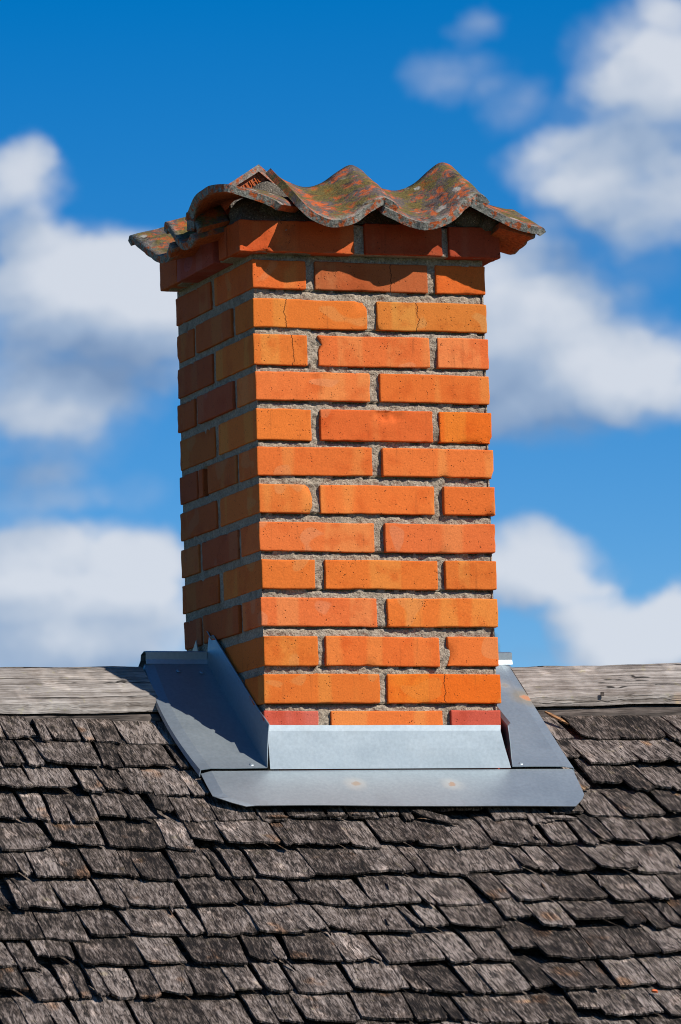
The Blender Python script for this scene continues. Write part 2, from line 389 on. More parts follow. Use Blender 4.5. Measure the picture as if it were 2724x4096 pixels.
def log_wall(x0, x1, y0, y1):
    z = -3.25; z1 = roof_z(RIDGE_Y-1.45)-0.09
    v, f = box_vf(x0, x1, y0, y1, z, z1); mesh_obj('wall', v, f, M_DARKWOOD, house)
log_wall(-2.3, 2.8, RIDGE_Y-1.45, RIDGE_Y-1.28); log_wall(-2.3, 2.8, RIDGE_Y+1.28, RIDGE_Y+1.45)
for gx in (-2.3, 2.63):
    ya, yb = RIDGE_Y-1.28, RIDGE_Y+1.28
    vs = []
    for x in (gx, gx+0.17):
        vs += [(x, ya, -3.25), (x, yb, -3.25), (x, yb, roof_z(yb)-0.08), (x, RIDGE_Y, roof_z(RIDGE_Y)-0.085), (x, ya, roof_z(ya)-0.08)]
    mesh_obj('wall', vs, [(0,1,2,3,4),(5,9,8,7,6),(0,5,6,1),(1,6,7,2),(2,7,8,3),(3,8,9,4),(4,9,5,0)], M_DARKWOOD, house)

# shingles -----------------------------------------------------------------
EXPOSE = 0.0875*math.hypot(1, T)                            # visible length along the slope
BUTT = 0.0085
def shingle_mesh(wd, ln, r, near_metal=False):
    """local: x across, y up the slope, z off the roof; the butt lies at y = 0"""
    nu, nv = 7, 6
    th = r.uniform(0.0035, 0.006); roll = r.uniform(-0.004, 0.002) if not near_metal else 0.0
    lift = r.uniform(0.0, 0.0035) if not near_metal else 0.0
    curl = r.uniform(-0.002, 0.005) if not near_metal else 0.0
    if r.random() < 0.10 and not near_metal: lift += 0.006
    skew = r.uniform(-0.010, 0.010); sd = r.uniform(0, 99)
    roundc = r.uniform(0.0, 0.004); slant = r.uniform(-0.006, 0.006); taper = r.uniform(-0.004, 0.006)
    top, bot = [], []
    for j in range(nv+1):
        q = j/nv
        for i in range(nu+1):
            u = i/nu*2-1
            edge = abs(u)**4
            e_but = 0.0065*nz(u*2, 0, 0, 1.7, sd) + roundc*edge*(1 if nz(u, 1, 1, .7, sd) > -0.2 else 0.2) + slant*u + 0.005*nz(u*7, 0, 0, 1.0, sd)
            y = e_but + (ln-e_but)*(q**1.5)
            wv = 0.0018*nz(u*3, y*30, 0, 1, sd) if abs(u) > 0.99 else 0
            x = (wd/2 + taper*q)*u + wv + skew*(y/ln)
            f = max(0.0, 1-y/0.12)
            z = BUTT*(1-y/EXPOSE) + lift*f*f + curl*f*u*u + roll*u*f + 0.0012*nz(u*2.5, y*14, 0, 1, sd+5)
            if y > EXPOSE: z -= 0.25*(y-EXPOSE)
            z += 0.0007*nz(u*11, y*4, 0, 1, sd+9)
            top.append((x, y, z)); bot.append((x, y, z-th))
    n = (nu+1)*(nv+1); F = []
    I = lambda i, j: j*(nu+1)+i
    for j in range(nv):
        for i in range(nu):
            F.append((I(i,j), I(i+1,j), I(i+1,j+1), I(i,j+1))); F.append((n+I(i,j), n+I(i,j+1), n+I(i+1,j+1), n+I(i+1,j)))
    for i in range(nu): F.append((I(i,0), n+I(i,0), n+I(i+1,0), I(i+1,0))); F.append((I(i,nv), I(i+1,nv), n+I(i+1,nv), n+I(i,nv)))
    for j in range(nv): F.append((I(0,j), I(0,j+1), n+I(0,j+1), n+I(0,j))); F.append((I(nu,j), n+I(nu,j), n+I(nu,j+1), I(nu,j+1)))
    return top+bot, F
stuff_v, stuff_f = [], []
n_single = 0
ROT = Matrix.Rotation(ROOF_A, 4, 'X')
for k in range(-1, 16):
    yb0 = 0.117 - 0.0875*k
    x = -1.9 + rnd.uniform(0, 0.08)
    while x < 2.4:
        wd = rnd.choice((0.022, 0.035, 0.045, 0.055, 0.065, 0.075, 0.085, 0.11))*rnd.uniform(0.9, 1.1)
        gap = rnd.choice((0.001, 0.003, 0.004, 0.006, 0.008, 0.010))
        xc = x + wd/2; x += wd + gap
        yb = yb0 + 0.019*nz(xc, k*3.7, 0, 2.9) + rnd.uniform(-0.008, 0.008) + (rnd.uniform(0.012, 0.03) if rnd.random() < 0.09 else 0)
        if -0.105 < xc < 0.615 and yb > -0.112: continue      # chimney and flashing stand here
        if yb > 0.165: continue
        near = (-0.24 < xc < 0.74 and yb > -0.18)
        ln = EXPOSE + (0.10 if yb < 0.08 else 0.05)
        v, f = shingle_mesh(wd, ln, rnd, near)
        rot = 0.0 + 0.08*max(-0.3, min(1.0, xc)) + rnd.uniform(-0.06, 0.06)
        dz = -0.006 if yb > 0.08 else 0.0 if near else 0.004*nz(xc, yb, 0, 3.1)+rnd.uniform(-0.0015, 0.0015)
        M = Matrix.Translation((xc, yb, roof_z(yb)+dz-(0.004 if near else 0))) @ ROT @ Matrix.Rotation(rot, 4, 'Z')
        a = project((xc-wd/2, yb, roof_z(yb))); b2 = project((xc+wd/2, yb+0.09, roof_z(yb+0.09)))
        vis = a[0] < PW+90 and project((xc+wd/2, yb, roof_z(yb)))[0] > -90 and b2[1] < PH+20
        if vis and n_single < 300:
            me = bpy.data.meshes.new('shingle'); me.from_pydata(v, [], f); me.materials.append(M_SHINGLE); me.update()
            o = bpy.data.objects.new('shingle', me); COL.objects.link(o); o.parent = roof
            o.matrix_local = Matrix.Translation(-WO[roof]) @ M
            n_single += 1
        else:
            b0 = len(stuff_v); stuff_v += [M @ Vector(q) for q in v]; stuff_f += [tuple(b0+i for i in q) for q in f]
# the far slope, never seen from here
for k in range(-1, 16):
    x = -1.9
    while x < 2.4:
        wd = rnd.uniform(0.07, 0.12); xc = x+wd/2; x += wd+0.004
        yb = 2*RIDGE_Y-(0.117-0.0875*k)
        if -0.13 < xc < 0.65 and yb < 0.75: continue
        v, f = box_vf(-wd/2, wd/2, 0, EXPOSE+.05, 0, 0.008)
        v = [(p[0], p[1], p[2]+BUTT*(1-p[1]/EXPOSE)) for p in v]
        M = Matrix.Translation((xc, yb, roof_z(yb))) @ Matrix.Rotation(math.pi, 4, 'Z') @ ROT
        b0 = len(stuff_v); stuff_v += [M @ Vector(q) for q in v]; stuff_f += [tuple(b0+i for i in q) for q in f]
so = mesh_obj('outer_shingles', stuff_v, stuff_f, M_SHINGLE, roof); so['kind'] = 'stuff'

# ridge planks ---------------------------------------------------------------
def plank(x0, x1, c0, c1, ylow, back=False, seed=1.0):
    """weathered plank lying on the slope, from ylow up to the ridge; c: height offset at each end"""
    nu, nv, th = 60, 12, 0.021
    top, bot = [], []
    for i in range(nu+1):
        q = i/nu; x = x0+(x1-x0)*q; c = c0+(c1-c0)*q
        lo = ylow + 0.005*nz(x, 0, seed, 4) + 0.002*nz(x, 0, seed, 14) + 0.0014*nz(x, 0, seed, 45)
        for j in range(nv+1):
            p = j/nv; y = lo + (RIDGE_Y-0.006-lo)*p
            z = T*y + c + 0.004*nz(x, 0, seed, 2.2) + 0.0020*nz(x, y, seed, 9) + 0.0008*nz(x*4, y*40, seed, 2)
            if p > 0.85: z -= 0.007*((p-0.85)/0.15)**2*(1+nz(x, 0, seed, 6))
            if p < 0.04: z -= 0.003
            yy = 2*RIDGE_Y-y if back else y
            top.append((x, yy, z)); bot.append((x, yy, z-th*(1+0.15*nz(x, 3, seed, 7))))
    n = len(top); F = []; I = lambda i, j: i*(nv+1)+j
    for i in range(nu):
        for j in range(nv):
            F += [(I(i,j), I(i+1,j), I(i+1,j+1), I(i,j+1)), (n+I(i,j), n+I(i,j+1), n+I(i+1,j+1), n+I(i+1,j))]
        F += [(I(i,0), n+I(i,0), n+I(i+1,0), I(i+1,0)), (I(i,nv), I(i+1,nv), n+I(i+1,nv), n+I(i,nv))]
    for j in range(nv): F += [(I(0,j), I(0,j+1), n+I(0,j+1), n+I(0,j)), (I(nu,j), n+I(nu,j), n+I(nu,j+1), I(nu,j+1))]
    if back: F = [tuple(reversed(f)) for f in F]
    return mesh_obj('ridge_plank', top+bot, F, M_RIDGE, roof, False)
pl = plank(-1.9, -0.158, -0.066, -0.059, 0.212, seed=2.0); pl['label'] = 'silvery ridge plank left of the chimney, partly in its shadow'
pl = plank(0.676, 2.4, -0.059, -0.016, 0.226, seed=5.0); pl['label'] = 'pale sunlit ridge plank right of the chimney'
plank(-1.9, -0.158, -0.066, -0.059, 0.189, True, 8.0); plank(0.676, 2.4, -0.059, -0.016, 0.194, True, 9.0)
# second plank course peeking out under the ridge planks
def under(x0, x1, c0, c1, ylo, yhi, seed):
    nu = 70; vs = []; F = []
    for i in range(nu+1):
        q = i/nu; x = x0+(x1-x0)*q; c = c0+(c1-c0)*q
        lo = ylo+0.004*nz(x, 1, seed, 8)+0.002*nz(x, 1, seed, 40)
        for (y, dz) in ((lo, 0), (yhi, 0), (yhi, -0.012), (lo, -0.012)):
            vs.append((x, y, T*y+c+dz+0.0012*nz(x, y, seed, 25)))
    for i in range(nu):
        a = 4*i
        F += [(a, a+4, a+5, a+1), (a+3, a+2, a+6, a+7), (a, a+3, a+7, a+4), (a+1, a+5, a+6, a+2)]
    F += [(0,1,2,3), (4*nu, 4*nu+3, 4*nu+2, 4*nu+1)]
    mesh_obj('under_plank', vs, F, M_DARKWOOD, roof)
under(-1.9, -0.16, -0.098, -0.091, 0.206, 0.30, 3.0); under(0.68, 2.4, -0.094, -0.050, 0.216, 0.30, 4.0)
v, f = box_vf(0.8405, 0.8475, 0.2185, 0.2225, 0.100, 0.1085); mesh_obj('nail', v, f, M_DARKWOOD, roof)

# splinters and a loose shingle offcut ---------------------------------------------
def sliver(x, y, ln, wd, ang, mat, name, parent, lift=0.012, label=None):
    M = Matrix.Translation((x, y, roof_z(y)+lift)) @ ROT @ Matrix.Rotation(ang, 4, 'Z') @ Matrix.Rotation(0.06, 4, 'Y')
    P = [(-ln/2, -wd*.2, 0), (-ln*.2, -wd/2, .001), (ln*.3, -wd*.4, .002), (ln/2, wd*.1, 0), (ln*.2, wd/2, .001), (-ln*.3, wd*.35, 0)]
    V = [M @ Vector(p) for p in P]+[M @ (Vector(p)-Vector((0, 0, 0.004))) for p in P]
    F = [tuple(range(6)), tuple(reversed(range(6, 12)))]+[(i, 6+i, 6+(i+1) % 6, (i+1) % 6) for i in range(6)]
    o = mesh_obj(name, V, F, mat, parent)
    if label: o['label'] = label
    return o
M_FRESH = make_wood('fresh_split_wood', [(0.33, (0.10, 0.045, 0.02)), (0.5, (0.32, 0.16, 0.07)), (0.65, (0.46, 0.27, 0.13))], (10, 200, 100), 0, 0, 0.002)
sliver(0.715, 0.168, 0.062, 0.010, -0.95, M_FRESH, 'splinter', roof, 0.016, 'pale orange splinter by the right edge of the flashing')
sliver(0.585, -0.155, 0.075, 0.012, -0.05, M_SHINGLE, 'splinter', roof, 0.010)
sliver(0.31, -0.152, 0.100, 0.030, -0.55, M_SHINGLE, 'splinter', roof, 0.011)
for q in ((-0.03, -0.145, 0.05), (0.035, -0.142, 0.06), (0.10, -0.143, 0.05), (0.155, -0.141, 0.045)):
    sliver(q[0], q[1], q[2], 0.010, rnd.uniform(-0.05, 0.15), M_SHINGLE, 'splinter', roof, 0.010)
for k in range(14):
    sliver(rnd.uniform(-0.6, 0.9), rnd.uniform(-0.70, -0.2), rnd.uniform(0.02, 0.05), rnd.uniform(0.004, 0.008), rnd.uniform(-1.9, -1.2), M_SHINGLE, 'splinter', roof, 0.012)
def leaf():
    mt, t, b = mat_new('dry_leaf'); b.inputs['Base Color'].default_value = (0.50, 0.10, 0.02, 1); b.inputs['Roughness'].default_value = 0.7
    o = sliver(0.548, -0.702, 0.013, 0.009, -0.5, mt, 'dry_leaf', None, 0.018)
    tag(o, 'small orange dry leaf on the shingles near the bottom right corner', 'leaf')
leaf()

# ------------------------------------------------------------------ the chimney
chimney = empty('chimney', (0.26, 0.26, -0.25))
tag(chimney, 'square orange brick chimney capped with lichened clay pantiles', 'chimney')
def lin(r, g, b): 
    f = lambda c: ((c/255)/12.92 if c/255 <= .04045 else ((c/255+.055)/1.055)**2.4)
    return [f(r), f(g), f(b)]
def axis_pts(a, b, step=0.012, r=0.0026):
    L = b-a; n = max(2, int((L-2*r)/step)); out = [a, a+r*.35, a+r, a+r+0.0016]
    out += [a+r+(L-2*r)*i/n for i in range(1, n)]
    return out+[b-r-0.0016, b-r, b-r*.35, b]
def brick_vf(x0, x1, y0, y1, z0, z1, seed, chips=(), step=0.012, R=0.0022, rough=1.0, tilt=0.0):
    X, Y, Z = axis_pts(x0, x1, step), axis_pts(y0, y1, step), axis_pts(z0, z1, step)
    nx, ny, nzv = len(X), len(Y), len(Z); idx = {}; V = []; F = []
    def vid(i, j, k):
        if (i, j, k) not in idx: idx[(i, j, k)] = len(V); V.append((X[i], Y[j], Z[k]))
        return idx[(i, j, k)]
    for i in range(nx-1):
        for j in range(ny-1):
            F.append((vid(i,j,0), vid(i,j+1,0), vid(i+1,j+1,0), vid(i+1,j,0))); F.append((vid(i,j,nzv-1), vid(i+1,j,nzv-1), vid(i+1,j+1,nzv-1), vid(i,j+1,nzv-1)))
        for k in range(nzv-1):
            F.append((vid(i,0,k), vid(i+1,0,k), vid(i+1,0,k+1), vid(i,0,k+1))); F.append((vid(i,ny-1,k), vid(i,ny-1,k+1), vid(i+1,ny-1,k+1), vid(i+1,ny-1,k)))
    for j in range(ny-1):
        for k in range(nzv-1):
            F.append((vid(0,j,k), vid(0,j,k+1), vid(0,j+1,k+1), vid(0,j+1,k))); F.append((vid(nx-1,j,k), vid(nx-1,j+1,k), vid(nx-1,j+1,k+1), vid(nx-1,j,k+1)))
    lo = Vector((x0+R, y0+R, z0+R)); hi = Vector((x1-R, y1-R, z1-R)); ctr = (lo+hi)/2
    out = []
    for p in V:
        p = Vector(p); c = Vector([max(lo[a], min(hi[a], p[a])) for a in range(3)])
        d = p-c; nn = sum(abs(d[a]) > 1e-6 for a in range(3))
        if d.length > 1e-9: dn = d.normalized(); p = c + dn*R
        else: dn = Vector((0, 0, 0))
        amp = 0.0006 if nn == 1 else 0.0013*rough
        p = p + dn*(amp*fbm(p.x, p.y, p.z, 45, seed) - (0.0012*max(0, fbm(p.x, p.y, p.z, 90, seed+4)-0.25) if nn > 1 else 0))
        p.z += 0.0016*nz(p.x, 0, 0, 9, seed) + tilt*(p.x-ctr.x)
        for (cx, cy, cz, rr) in chips:
            q = p-Vector((cx, cy, cz)); rr2 = rr*(1+0.35*nz(p.x, p.y, p.z, 120, seed))
            if q.length < rr2:
                dirc = (ctr-Vector((cx, cy, cz))).normalized()
                p = p + dirc*(rr2-q.length)*0.9
        out.append(p)
    return out, F
ORANGE, YEL, SAL, RED, DEEP = (0.61,0.128,0.024), (0.60,0.141,0.024), (0.61,0.136,0.031), (0.57,0.108,0.021), (0.61,0.112,0.010)
PINK, DULL, OCH = (0.46,0.075,0.045), (0.36,0.085,0.026), (0.52,0.15,0.024)
rb = random.Random(21)
def brick(x0, x1, y0, y1, z0, z1, col, seen=True, crack=False, chips=(), tilt=0.0, parent=chimney, rough=1.0, step=0.012):
    sd = rb.uniform(0, 90); j = rb.uniform(0.93, 1.06)
    col = (col[0]*j, col[1]*j*rb.uniform(0.96, 1.06), col[2]*j*rb.uniform(0.9, 1.15), 0.0 if crack else 1.0)
    if seen: v, f = brick_vf(x0, x1, y0, y1, z0, z1, sd, chips, step=step, rough=rough, tilt=tilt)
    else: v, f = brick_vf(x0, x1, y0, y1, z0, z1, sd, (), step=0.2)
    return mesh_obj('brick', v, f, M_BRICK, parent, True, None, col)

Kz = 0.000906
TOPS = [598, 687, 769, 856, 942, 1029, 1116, 1203, 1289, 1376, 1465, 1551, 1635]
HGT =  [66, 67, 71, 66, 72, 66, 66, 67, 67, 66, 68, 67, 68]
SPL = [ # front splits, left edge and right edge, in the photograph's reduced pixels
 [581,703,724,984,1004,1119],[584,845,867,1122],[585,708,732,989,1007,1126],[588,849,873,1127],[591,716,736,994,1011,1133],[593,856,878,1135],
 [596,717,736,998,1019,1138],[598,860,883,1138],[603,724,747,1005,1022,1141],[602,866,889,1144],[607,730,748,1008,1027,1145],[607,871,889,1150],[610,733,761,1016,1034,1149]]
COLS = [[ORANGE,DULL,RED],[YEL,OCH],[YEL,SAL,SAL],[SAL,ORANGE],[YEL,RED,DEEP],[ORANGE,SAL],[YEL,ORANGE,ORANGE],[SAL,SAL],[YEL,YEL,YEL],[SAL,YEL],[YEL,ORANGE,ORANGE],[YEL,DEEP],[PINK,SAL,PINK]]
CRK = {(0,1),(1,0),(1,1),(2,0),(11,1)}
S = 0.52/538.0; LEAN = (610-581)/(1635-598)
CHIPS = {  # brick: list of (fraction along, fraction up, radius, in/out)
 (1,0): [(0.97,1.0,0.017)], (2,1): [(0.0,0.75,0.011),(0.02,0.45,0.008)], (4,1): [(0.58,0.82,0.020,-0.013),(0.66,0.88,0.021,-0.014),(0.52,0.86,0.016,-0.011)], (4,2): [(0.42,0.0,0.010),(0.66,0.0,0.008),(1.0,0.0,0.012)],
 (3,0): [(0.52,0.85,0.016,-0.013),(0.58,0.9,0.014,-0.011)], (6,0): [(1.04,1.08,0.024),(1.02,-0.05,0.012)], (6,2): [(0.9,0.0,0.009)], (11,1): [(0.32,0.0,0.008),(0.93,0.0,0.009)], (10,2): [(0.0,0.5,0.012),(0.0,0.2,0.012)],
 (10,0): [(0.0,0.85,0.012)], (0,1): [(0.42,0.0,0.008)], (7,1): [(0.05,0.0,0.007),(1.0,0.4,0.008)], (9,1): [(0.03,1.0,0.009)], (5,1): [(0.55,0.0,0.008),(1.0,0.0,0.009)], (8,1): [(0.0,0.6,0.007)], (10,1): [(0.35,0.0,0.009),(0.9,1.0,0.008)]}
LEFT_SHADE_COL = [(0.38,0.082,0.022),(0.40,0.090,0.020),(0.43,0.100,0.020),(0.35,0.074,0.026),(0.36,0.078,0.022)]  # left-face bricks darker than the front: that side's shade deepened in their colour
for r in range(13):
    zt = 0.99-(TOPS[r]-598)*Kz; zb = zt-HGT[r]*Kz
    xl = 581+LEAN*(TOPS[r]+HGT[r]/2-598)
    sp = [(q-xl)*S for q in SPL[r]]
    bx = list(zip(sp[0::2], sp[1::2]))
    two = len(bx) == 2
    for i, (a, b2) in enumerate(bx):
        fy = rb.uniform(-0.0035, 0.0025)
        dp = 0.121 if two else (0.252 if i != 1 else 0.121)
        ch = []
        for cc in CHIPS.get((r, i), []): ch.append((a+(b2-a)*cc[0], fy+(cc[3] if len(cc) > 3 else 0.001), zb+(zt-zb)*cc[1], cc[2]))
        for _ in range(rb.randint(0, 2)): ch.append((a+(b2-a)*rb.random(), fy-0.001, rb.choice((zb, zt)), rb.uniform(0.003, 0.006)))
        brick(a, b2, fy, dp, zb, zt, COLS[r][i], True, (r, i) in CRK, ch, rb.uniform(-0.008, 0.002), step=0.0055 if (r, i) in ((4, 1), (3, 0)) else 0.012)
    xr = bx[-1][1]
    jl = min(bx[0][0], 0.0)-0.0005
    # left face
    lc = lambda: rb.choice(LEFT_SHADE_COL)
    lch = lambda y0, y1: [(jl, y0+(y1-y0)*rb.random(), rb.choice((zb, zt)), rb.uniform(0.004, 0.010)) for _ in range(3)]
    if two:
        if r == 5:
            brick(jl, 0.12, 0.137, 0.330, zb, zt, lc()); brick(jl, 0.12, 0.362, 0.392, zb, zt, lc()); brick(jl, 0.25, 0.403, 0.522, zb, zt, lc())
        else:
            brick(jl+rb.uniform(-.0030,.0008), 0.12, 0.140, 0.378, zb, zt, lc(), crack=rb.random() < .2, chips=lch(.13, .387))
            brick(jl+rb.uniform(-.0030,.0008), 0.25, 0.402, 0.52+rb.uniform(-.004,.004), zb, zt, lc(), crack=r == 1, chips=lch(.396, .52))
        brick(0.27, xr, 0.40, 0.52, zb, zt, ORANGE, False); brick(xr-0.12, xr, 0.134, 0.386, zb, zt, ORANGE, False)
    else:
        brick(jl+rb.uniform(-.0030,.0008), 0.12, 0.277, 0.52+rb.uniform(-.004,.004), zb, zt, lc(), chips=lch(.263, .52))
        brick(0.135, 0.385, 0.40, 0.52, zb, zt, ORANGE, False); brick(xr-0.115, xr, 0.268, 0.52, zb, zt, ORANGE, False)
# lower courses hidden behind the flashing and down the left side
for r in range(13, 17):
    zt = 0.99-(1635-598+86.3*(r-12))*Kz; zb = zt-0.061
    for (a, b2, c, d) in ((0.03,0.27,0,0.12),(0.29,0.54,0,0.12),(0.02,0.13,0.134,0.384),(0.02,0.25,0.40,0.52),(0.27,0.54,0.40,0.52),(0.43,0.54,0.134,0.386)):
        brick(a, b2, c, d, zb, zt, PINK, False)

# mortar core -----------------------------------------------------------------
ROWS = [(0.99-(a-598)*Kz, 0.99-(a-598)*Kz-h*Kz) for a, h in zip(TOPS, HGT)]
def mortar_core():
    V, F = [], []
    z0, z1 = -0.38, 1.004
    def side(fn, L, seed, base, amp, step, gaps=False):
        nu, nv = int(L/step), int((z1-z0)/step); b0 = len(V)
        for i in range(nu+1):
            for j in range(nv+1):
                u = i/nu; z = z0+(z1-z0)*j/nv
                d = base + amp*(0.75*fbm(u*L, z, seed, 26) + 0.5*nz(u*L, z, seed, 110))
                if z > 0.988: d = min(base+amp*1.6, d+0.002)
                if gaps:
                    for rt, rbm in ROWS:
                        g0 = rbm-z
                        if -0.001 < g0 < 0.0055 and nz(u*L, rbm, seed, 11) + 0.6*nz(u*L, rbm, seed, 40) > -0.15: d -= 0.010*(1-max(0, g0-0.002)/0.0036)
                if seed == 2.0 and 0.332 < 0.516-0.512*u < 0.360 and ROWS[5][1] < z < ROWS[5][0]: d -= 0.035
                if i in (0, nu): d = base
                V.append(fn(u, d, z))
        for i in range(nu):
            for j in range(nv):
                a = b0+i*(nv+1)+j; F.append((a, a+nv+1, a+nv+2, a+1))
    ln = lambda z: (0.99-z)/Kz*0
    side(lambda u, d, z: (0.004+0.512*u, 0.0-d, z), 0.512, 1.0, -0.0076, 0.0062, 0.0030, True)
    side(lambda u, d, z: (0.0-d, 0.516-0.512*u, z), 0.512, 2.0, -0.0030, 0.0013, 0.0046)
    side(lambda u, d, z: (0.52+d, 0.004+0.512*u, z), 0.512, 3.0, -0.0085, 0.004, 0.012)
    side(lambda u, d, z: (0.516-0.512*u, 0.52+d, z), 0.512, 4.0, -0.0085, 0.004, 0.03)
    b0 = len(V); V.extend([(0.008, 0.008, z1-.001), (0.512, 0.008, z1-.001), (0.512, 0.512, z1-.001), (0.008, 0.512, z1-.001)]); F.append((b0, b0+1, b0+2, b0+3))
    mesh_obj('mortar', V, F, M_MORTAR, chimney, True)
mortar_core()

# projecting cap course ----------------------------------------------------------
CZ0, CZ1 = 1.003, 1.069
capc = (0.34, 0.055, 0.020)
spall = [(-0.02+0.022*i, -0.042+0.004*math.sin(i*2.1), 1.010+0.010*i+0.012*math.sin(i*1.7), 0.020) for i in range(5)]
brick(-0.037, 0.2165, -0.030, 0.050, CZ0, CZ1, (0.48,0.075,0.02), chips=spall+[(0.01,-0.040,1.008,0.022),(0.05,-0.042,1.015,0.024)], rough=2.0)
brick(0.240, 0.413, -0.029, 0.080, CZ0+0.001, CZ1, capc); brick(0.428, 0.543, -0.030, 0.120, CZ0, CZ1-0.001, capc, crack=False)
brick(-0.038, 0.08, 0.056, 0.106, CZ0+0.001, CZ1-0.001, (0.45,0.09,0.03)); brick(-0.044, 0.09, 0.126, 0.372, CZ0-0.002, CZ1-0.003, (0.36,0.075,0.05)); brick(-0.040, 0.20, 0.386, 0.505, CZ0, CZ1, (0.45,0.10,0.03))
brick(0.215, 0.543, 0.40, 0.505, CZ0, CZ1, capc, False); brick(0.43, 0.543, 0.135, 0.386, CZ0, CZ1, capc, False)
v, f = brick_vf(-0.028, 0.530, -0.021, 0.492, 1.0035, 1.066, 5.0, (), step=0.02, rough=3.0); mesh_obj('cap_mortar', v, f, M_MORTAR, chimney, True)

# bedding mortar under the tiles -------------------------------------------------
def bedding():
    V, F = [], []; n = 44
    x0, x1, y0, y1 = -0.030, 0.530, -0.020, 0.490
    for i in range(n+1):
        for j in range(n+1):
            u, v2 = i/n, j/n; x = x0+(x1-x0)*u; y = y0+(y1-y0)*v2
            e = min(u, 1-u, v2, 1-v2)
            ridge = 0.035 + 0.42*min(y-y0, y1-y)
            side = 0.030 + 0.30*min(x-x0, x1-x)
            h = min(ridge, side, 0.125) + 0.006*fbm(x, y, 0, 22)
            if e == 0: h = -0.002
            V.append((x, y, 1.068+h*min(1, e*30+ (1 if e > 0 else 0))))
    for i in range(n):
        for j in range(n):
            a = i*(n+1)+j; F.append((a, a+n+1, a+n+2, a+1))
    mesh_obj('bedding_mortar', V, F, M_BED, chimney, True)
bedding()
def lump(cx, cy, cz, rx, ry, rz, seed):
    V, F = [], []; nu, nv = 20, 9
    for j in range(nv+1):
        p = -0.5+1.5*j/nv
        for i in range(nu):
            a = 2*math.pi*i/nu; cp = math.cos(p*math.pi/2)
            x, y, z = cx+rx*cp*math.cos(a), cy+ry*cp*math.sin(a), cz+rz*math.sin(p*math.pi/2)
            k = 1+0.10*fbm(x, y, z, 25, seed); V.append((cx+(x-cx)*k, cy+(y-cy)*k, cz+(z-cz)*k))
    for j in range(nv):
        for i in range(nu): F.append((j*nu+i, j*nu+(i+1) % nu, (j+1)*nu+(i+1) % nu, (j+1)*nu+i))
    F.append(tuple(reversed(range(nu))))
    mesh_obj('bedding_mortar', V, F, M_BED, chimney, True)
lump(0.035, 0.045, 1.090, 0.064, 0.062, 0.044, 3.0); lump(0.478, 0.040, 1.092, 0.060, 0.085, 0.040, 6.0); lump(0.525, 0.045, 1.078, 0.050, 0.090, 0.036, 8.0); lump(0.098, 0.172, 1.130, 0.056, 0.045, 0.060, 9.0)

# pantiles -------------------------------------------------------------------------
def catmull(P, n):
    P = [np.array(p, float) for p in P]; Q = [2*P[0]-P[1]]+P+[2*P[-1]-P[-2]]; out = []
    segs = len(P)-1
    for k in range(n+1):
        t = k/n*segs; i = min(int(t), segs-1); t -= i
        a, b2, c, d = Q[i:i+4]
        out.append(0.5*((2*b2)+(c-a)*t+(2*a-5*b2+4*c-d)*t*t+(3*b2-a-3*c+d)*t**3))
    return out
def sweep(rim, shift, th=0.016, nu=30, nv=14, seed=1.0, bend=None, label=None, rimw=1.0, name='pantile', front=False):
    """a tile: its drip-edge curve 'rim' (3-D points, upper skin) carried along 'shift'; bend(q, i) adds an offset"""
    R = catmull(rim, nu)
    if front: R = [p+np.array(DT) for p in R]
    S3 = np.array(shift, float); top, nrm = [], []
    for j in range(nv+1):
        q = j/nv; row = []
        for i in range(nu+1):
            p = R[i]+S3*q
            if bend is not None: p = p+np.array(bend(q, i/nu))
            p = p + 0.0022*np.array([nz(*p, 18, seed), nz(*p, 18, seed+3), nz(*p, 18, seed+6)])
            if j == 0:
                p = p + S3/np.linalg.norm(S3)*(0.004*nz(*p, 30, seed+8)+0.003*max(0, nz(*p, 70, seed+9)))
            row.append(p)
        top.append(row)
    A = np.array(top)
    du = np.gradient(A, axis=1); dv = np.gradient(A, axis=0); N = np.cross(du, dv); N /= np.linalg.norm(N, axis=2, keepdims=True)+1e-9
    if N[..., 2].mean() < 0: N = -N
    B = A-N*th
    V = [tuple(p) for row in A for p in row]+[tuple(p) for row in B for p in row]
    n = (nu+1)*(nv+1); I = lambda i, j: j*(nu+1)+i; F = []
    for j in range(nv):
        for i in range(nu):
            F += [(I(i,j), I(i+1,j), I(i+1,j+1), I(i,j+1)), (n+I(i,j), n+I(i,j+1), n+I(i+1,j+1), n+I(i+1,j))]
    for i in range(nu): F += [(I(i,0), n+I(i,0), n+I(i+1,0), I(i+1,0)), (I(i,nv), I(i+1,nv), n+I(i+1,nv), n+I(i,nv))]
    for j in range(nv): F += [(I(0,j), I(0,j+1), n+I(0,j+1), n+I(0,j)), (I(nu,j), n+I(nu,j), n+I(nu,j+1), I(nu,j+1))]
    o = mesh_obj(name, V, F, M_TILE, chimney, False)
    me = o.data
    at = me.attributes.new('rim', 'FLOAT', 'POINT')
    vals = [max(0.0, 1-(j*1.0)/1.6)*rimw for j in range(nv+1) for i in range(nu+1)]*2
    at.data.foreach_set('value', vals)
    sm = [True]*(2*nu*nv)+[False]*(2*nu+2*nv); me.polygons.foreach_set('use_smooth', sm)
    if label: o['label'] = label
    return o
SL = (0.0, 0.195, 0.105)
DT = (0.0, 0.0, 0.0)
sweep([(0.084,-0.098,1.094),(0.108,-0.101,1.073),(0.149,-0.103,1.060),(0.190,-0.102,1.070),(0.228,-0.100,1.096),(0.258,-0.098,1.111),(0.283,-0.098,1.103),(0.294,-0.099,1.092)], SL, front=True, seed=3, bend=lambda q, i: (-0.004*q*max(0, 1-i/0.2), 0, 0.005*q*max(0, 1-i/0.22)**1.3), label='front pantile with one tall orange and olive crest')
